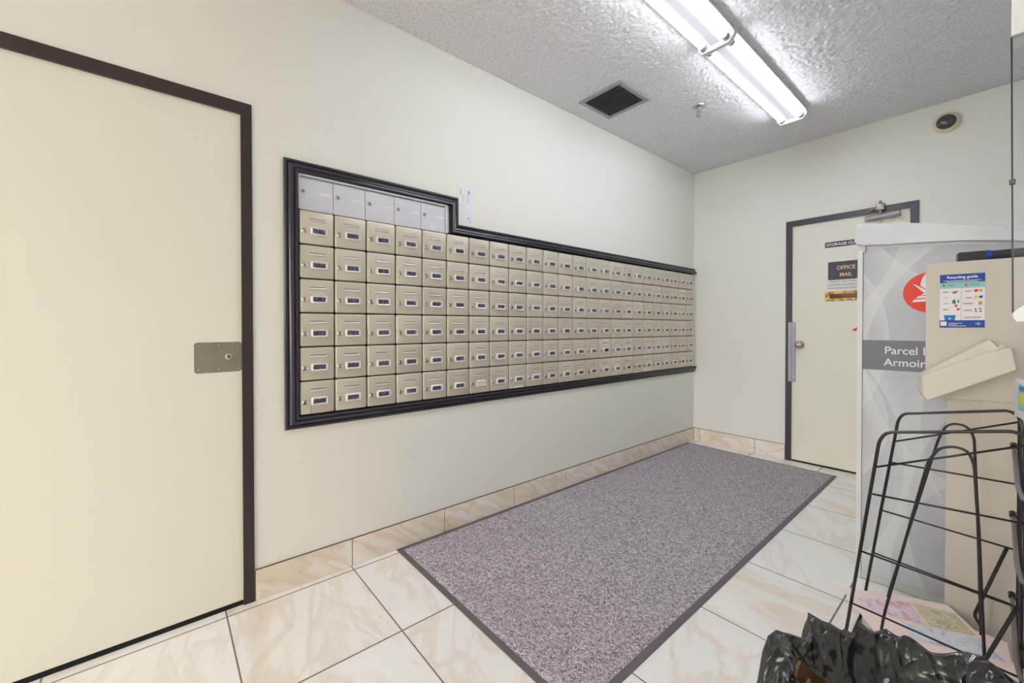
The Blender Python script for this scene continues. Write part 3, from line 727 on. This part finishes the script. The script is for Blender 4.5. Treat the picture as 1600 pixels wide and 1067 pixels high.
# small card clipped to the rack top
cd = thing('rack_card', 'small white card with teal and yellow print clipped on rack', 'card', (2.0225, -2.10, .868))
cpt = [(0, .006), (0, .128), (-.30, .128), (-.30, .006)]
obj('card', P(cpt, lambda a, b, d: (d - a * .22, a, b), 0, .003), 'white', cd)
for i, (a0, a1, b0, b1, m_) in enumerate(((-.03, -.27, .030, .112, 'teal'), (-.045, -.17, .050, .088, 'yellow'), (-.18, -.255, .038, .100, 'green'), (-.045, -.25, .092, .106, 'blue_bin'))):
    obj('print', P([(a0, b0), (a0, b1), (a1, b1), (a1, b0)], lambda a, b, d: (d - a * .22, a, b), -.0006 - i * .0003, 0), m_, cd)

# ---------------------------------------------------------------- papers in the rack
def paper(name, corner, ang, w, l, z0, z1, mat, label, cat, group=None):
    """corner = far-left corner; w along (cos,sin), l towards the camera"""
    t = thing(name, label, cat, (corner[0], corner[1], z0), group, ang)
    bm = bmesh.new(); nx, ny = 10, 12; h = z1 - z0
    def zz(s_, q): return .004 * math.sin(s_ * 3.0 + q) * (1 if h < .02 else .3)
    A = [[bm.verts.new((w * i / nx, -l * j / ny, h + zz(i / nx, j / ny))) for i in range(nx + 1)] for j in range(ny + 1)]
    D = [[bm.verts.new((w * i / nx, -l * j / ny, 0)) for i in range(nx + 1)] for j in range(ny + 1)]
    for j in range(ny):
        for i in range(nx):
            bm.faces.new((A[j][i], A[j + 1][i], A[j + 1][i + 1], A[j][i + 1])); bm.faces.new((D[j][i], D[j][i + 1], D[j + 1][i + 1], D[j + 1][i]))
    for j in range(ny):
        bm.faces.new((A[j][0], D[j][0], D[j + 1][0], A[j + 1][0])); bm.faces.new((A[j][nx], A[j + 1][nx], D[j + 1][nx], D[j][nx]))
    for i in range(nx):
        bm.faces.new((A[0][i], A[0][i + 1], D[0][i + 1], D[0][i])); bm.faces.new((A[ny][i], D[ny][i], D[ny][i + 1], A[ny][i + 1]))
    obj('pages', bm, mat, t, False)
    def patch(pts, m_, d):
        bm = bmesh.new(); n = 8
        # quad patch that follows the sheet
        a, b, c_, e = [Vector(p) for p in pts]
        G = [[None] * (n + 1) for _ in range(n + 1)]
        for j in range(n + 1):
            for i in range(n + 1):
                p = (a * (1 - i / n) + b * (i / n)) * (1 - j / n) + (e * (1 - i / n) + c_ * (i / n)) * (j / n)
                G[j][i] = bm.verts.new((w * p.x, -l * p.y, h + zz(p.x, p.y) + d))
        for j in range(n):
            for i in range(n): bm.faces.new((G[j][i], G[j][i + 1], G[j + 1][i + 1], G[j + 1][i]))
        obj('printed_picture', bm, m_, t)
    return t, patch
t, _ = paper('newspaper_pile', (1.690, -2.105), math.radians(6), .30, .33, .057, .108, 'page_edge', 'low pile of folded newsprint lying in the bottom of the rack', 'newspapers')
t, patch = paper('flyer', (1.752, -2.080), math.radians(4), .262, .34, .1095, .1135, 'pink', 'salmon pink flyer lying under the larger one, at right', 'flyer')
patch([(.52, .12), (.86, .16), (.90, .34), (.55, .30)], 'photo_c', .0015); patch([(.60, .18), (.76, .19), (.78, .24), (.62, .23)], 'navy', .0022)
t, patch = paper('flyer', (1.596, -2.130), math.radians(31), .325, .40, .119, .123, 'pink', 'salmon pink flyer with food pictures, topmost in the rack', 'flyer')
patch([(.08, .16), (.60, .10), (.55, .42), (.12, .34)], 'photo_a', .0015); patch([(.62, .10), (.97, .14), (.95, .42), (.58, .42)], 'photo_b', .0015); patch([(.35, .46), (.96, .46), (.97, .70), (.30, .66)], 'photo_c', .0015)

# ---------------------------------------------------------------- waste bin with black liner
BX, BY, BZ = 1.953, -3.385, .60
t = thing('waste_bin', 'round bin draped with a shiny crumpled black garbage bag', 'waste bin', (BX, BY, 0))
obj('bin_body', L([(.001, 0), (.150, 0), (.155, .01), (.172, .50), (.178, .505), (.178, .520), (.168, .520), (.164, .49), (.146, .02), (.001, .015)], lambda a, b, h: (a, b, h), 48), plain('dark_bin_plastic', (44, 42, 44), .4), t, 'auto')
bm = bmesh.new(); NT_, NR = 420, 90
ring_prof = [(.015, .520), (.08, .515), (.125, .530), (.155, .555), (.176, .585), (.192, .602), (.205, .604), (.216, .590), (.224, .56), (.232, .50), (.240, .44), (.246, .38), (.252, .33)]
def prof_at(q):
    s_ = q * (len(ring_prof) - 1); i = min(int(s_), len(ring_prof) - 2); f_ = s_ - i
    return [ring_prof[i][k] * (1 - f_) + ring_prof[i + 1][k] * f_ for k in (0, 1)]
def ridge(v, sh=2.0): return 1 - abs(noise.noise(v)) * sh
V_ = []
for i in range(NT_):
    th = 2 * PI * i / NT_; c_, s_ = math.cos(th), math.sin(th); col = []
    for j in range(NR + 1):
        q = j / NR; rr, z = prof_at(q)
        near = math.sin(PI * min(1, max(0, (q - .08) / .9)))
        # pleats running over the rim, sheared with depth, plus crumple facets
        w = th + .16 * math.sin(q * 4 + th * 2.0) + .12 * noise.noise((c_ * 2, s_ * 2, q * 3))
        pl_ = ridge((math.cos(w) * 2.6, math.sin(w) * 2.6, q * 1.3), 2.2) - .55
        pl2 = ridge((math.cos(w) * 6, math.sin(w) * 6, q * 3 + 7), 2.0) - .5
        cr = noise.noise((c_ * 5, s_ * 5, z * 12))
        d = (.020 * pl_ + .009 * pl2 + .010 * cr) * (.25 + near)
        up = (.008 * pl_ + .002 * pl2 + .022 * noise.noise((c_ * 1.7, s_ * 1.7, 3.1))) * near
        if math.cos(th - 3.25) > .9: up += .006 * (math.cos(th - 3.25) - .9) * 10 * near
        col.append(bm.verts.new(((rr + d) * c_, (rr + d) * s_, z + up)))
    V_.append(col)
for i in range(NT_):
    for j in range(NR): bm.faces.new((V_[i][j], V_[(i + 1) % NT_][j], V_[(i + 1) % NT_][j + 1], V_[i][j + 1]))
lb = obj('bin_liner', bm, 'bag', t, True)
bm = bmesh.new()
for k in range(3):
    a0 = PI + .25 + k * .12
    prism(bm, [(-.032, -.03), (.03, -.02), (.022, .004), (.006, .016), (-.010, .034), (-.022, .046), (-.028, .030)], lambda a, b, d, k=k: (-.150 + d + a * .5 + k * .02, -.03 - k * .03 + a * .8, .565 + b * .8), 0, .004)
bx = tag(obj('brown_paper_scrap', bm, 'bag_brown', None), 'crumpled brown cardboard scrap at the left of the black bag', 'paper scrap'); bx.location = (BX, BY, .02)
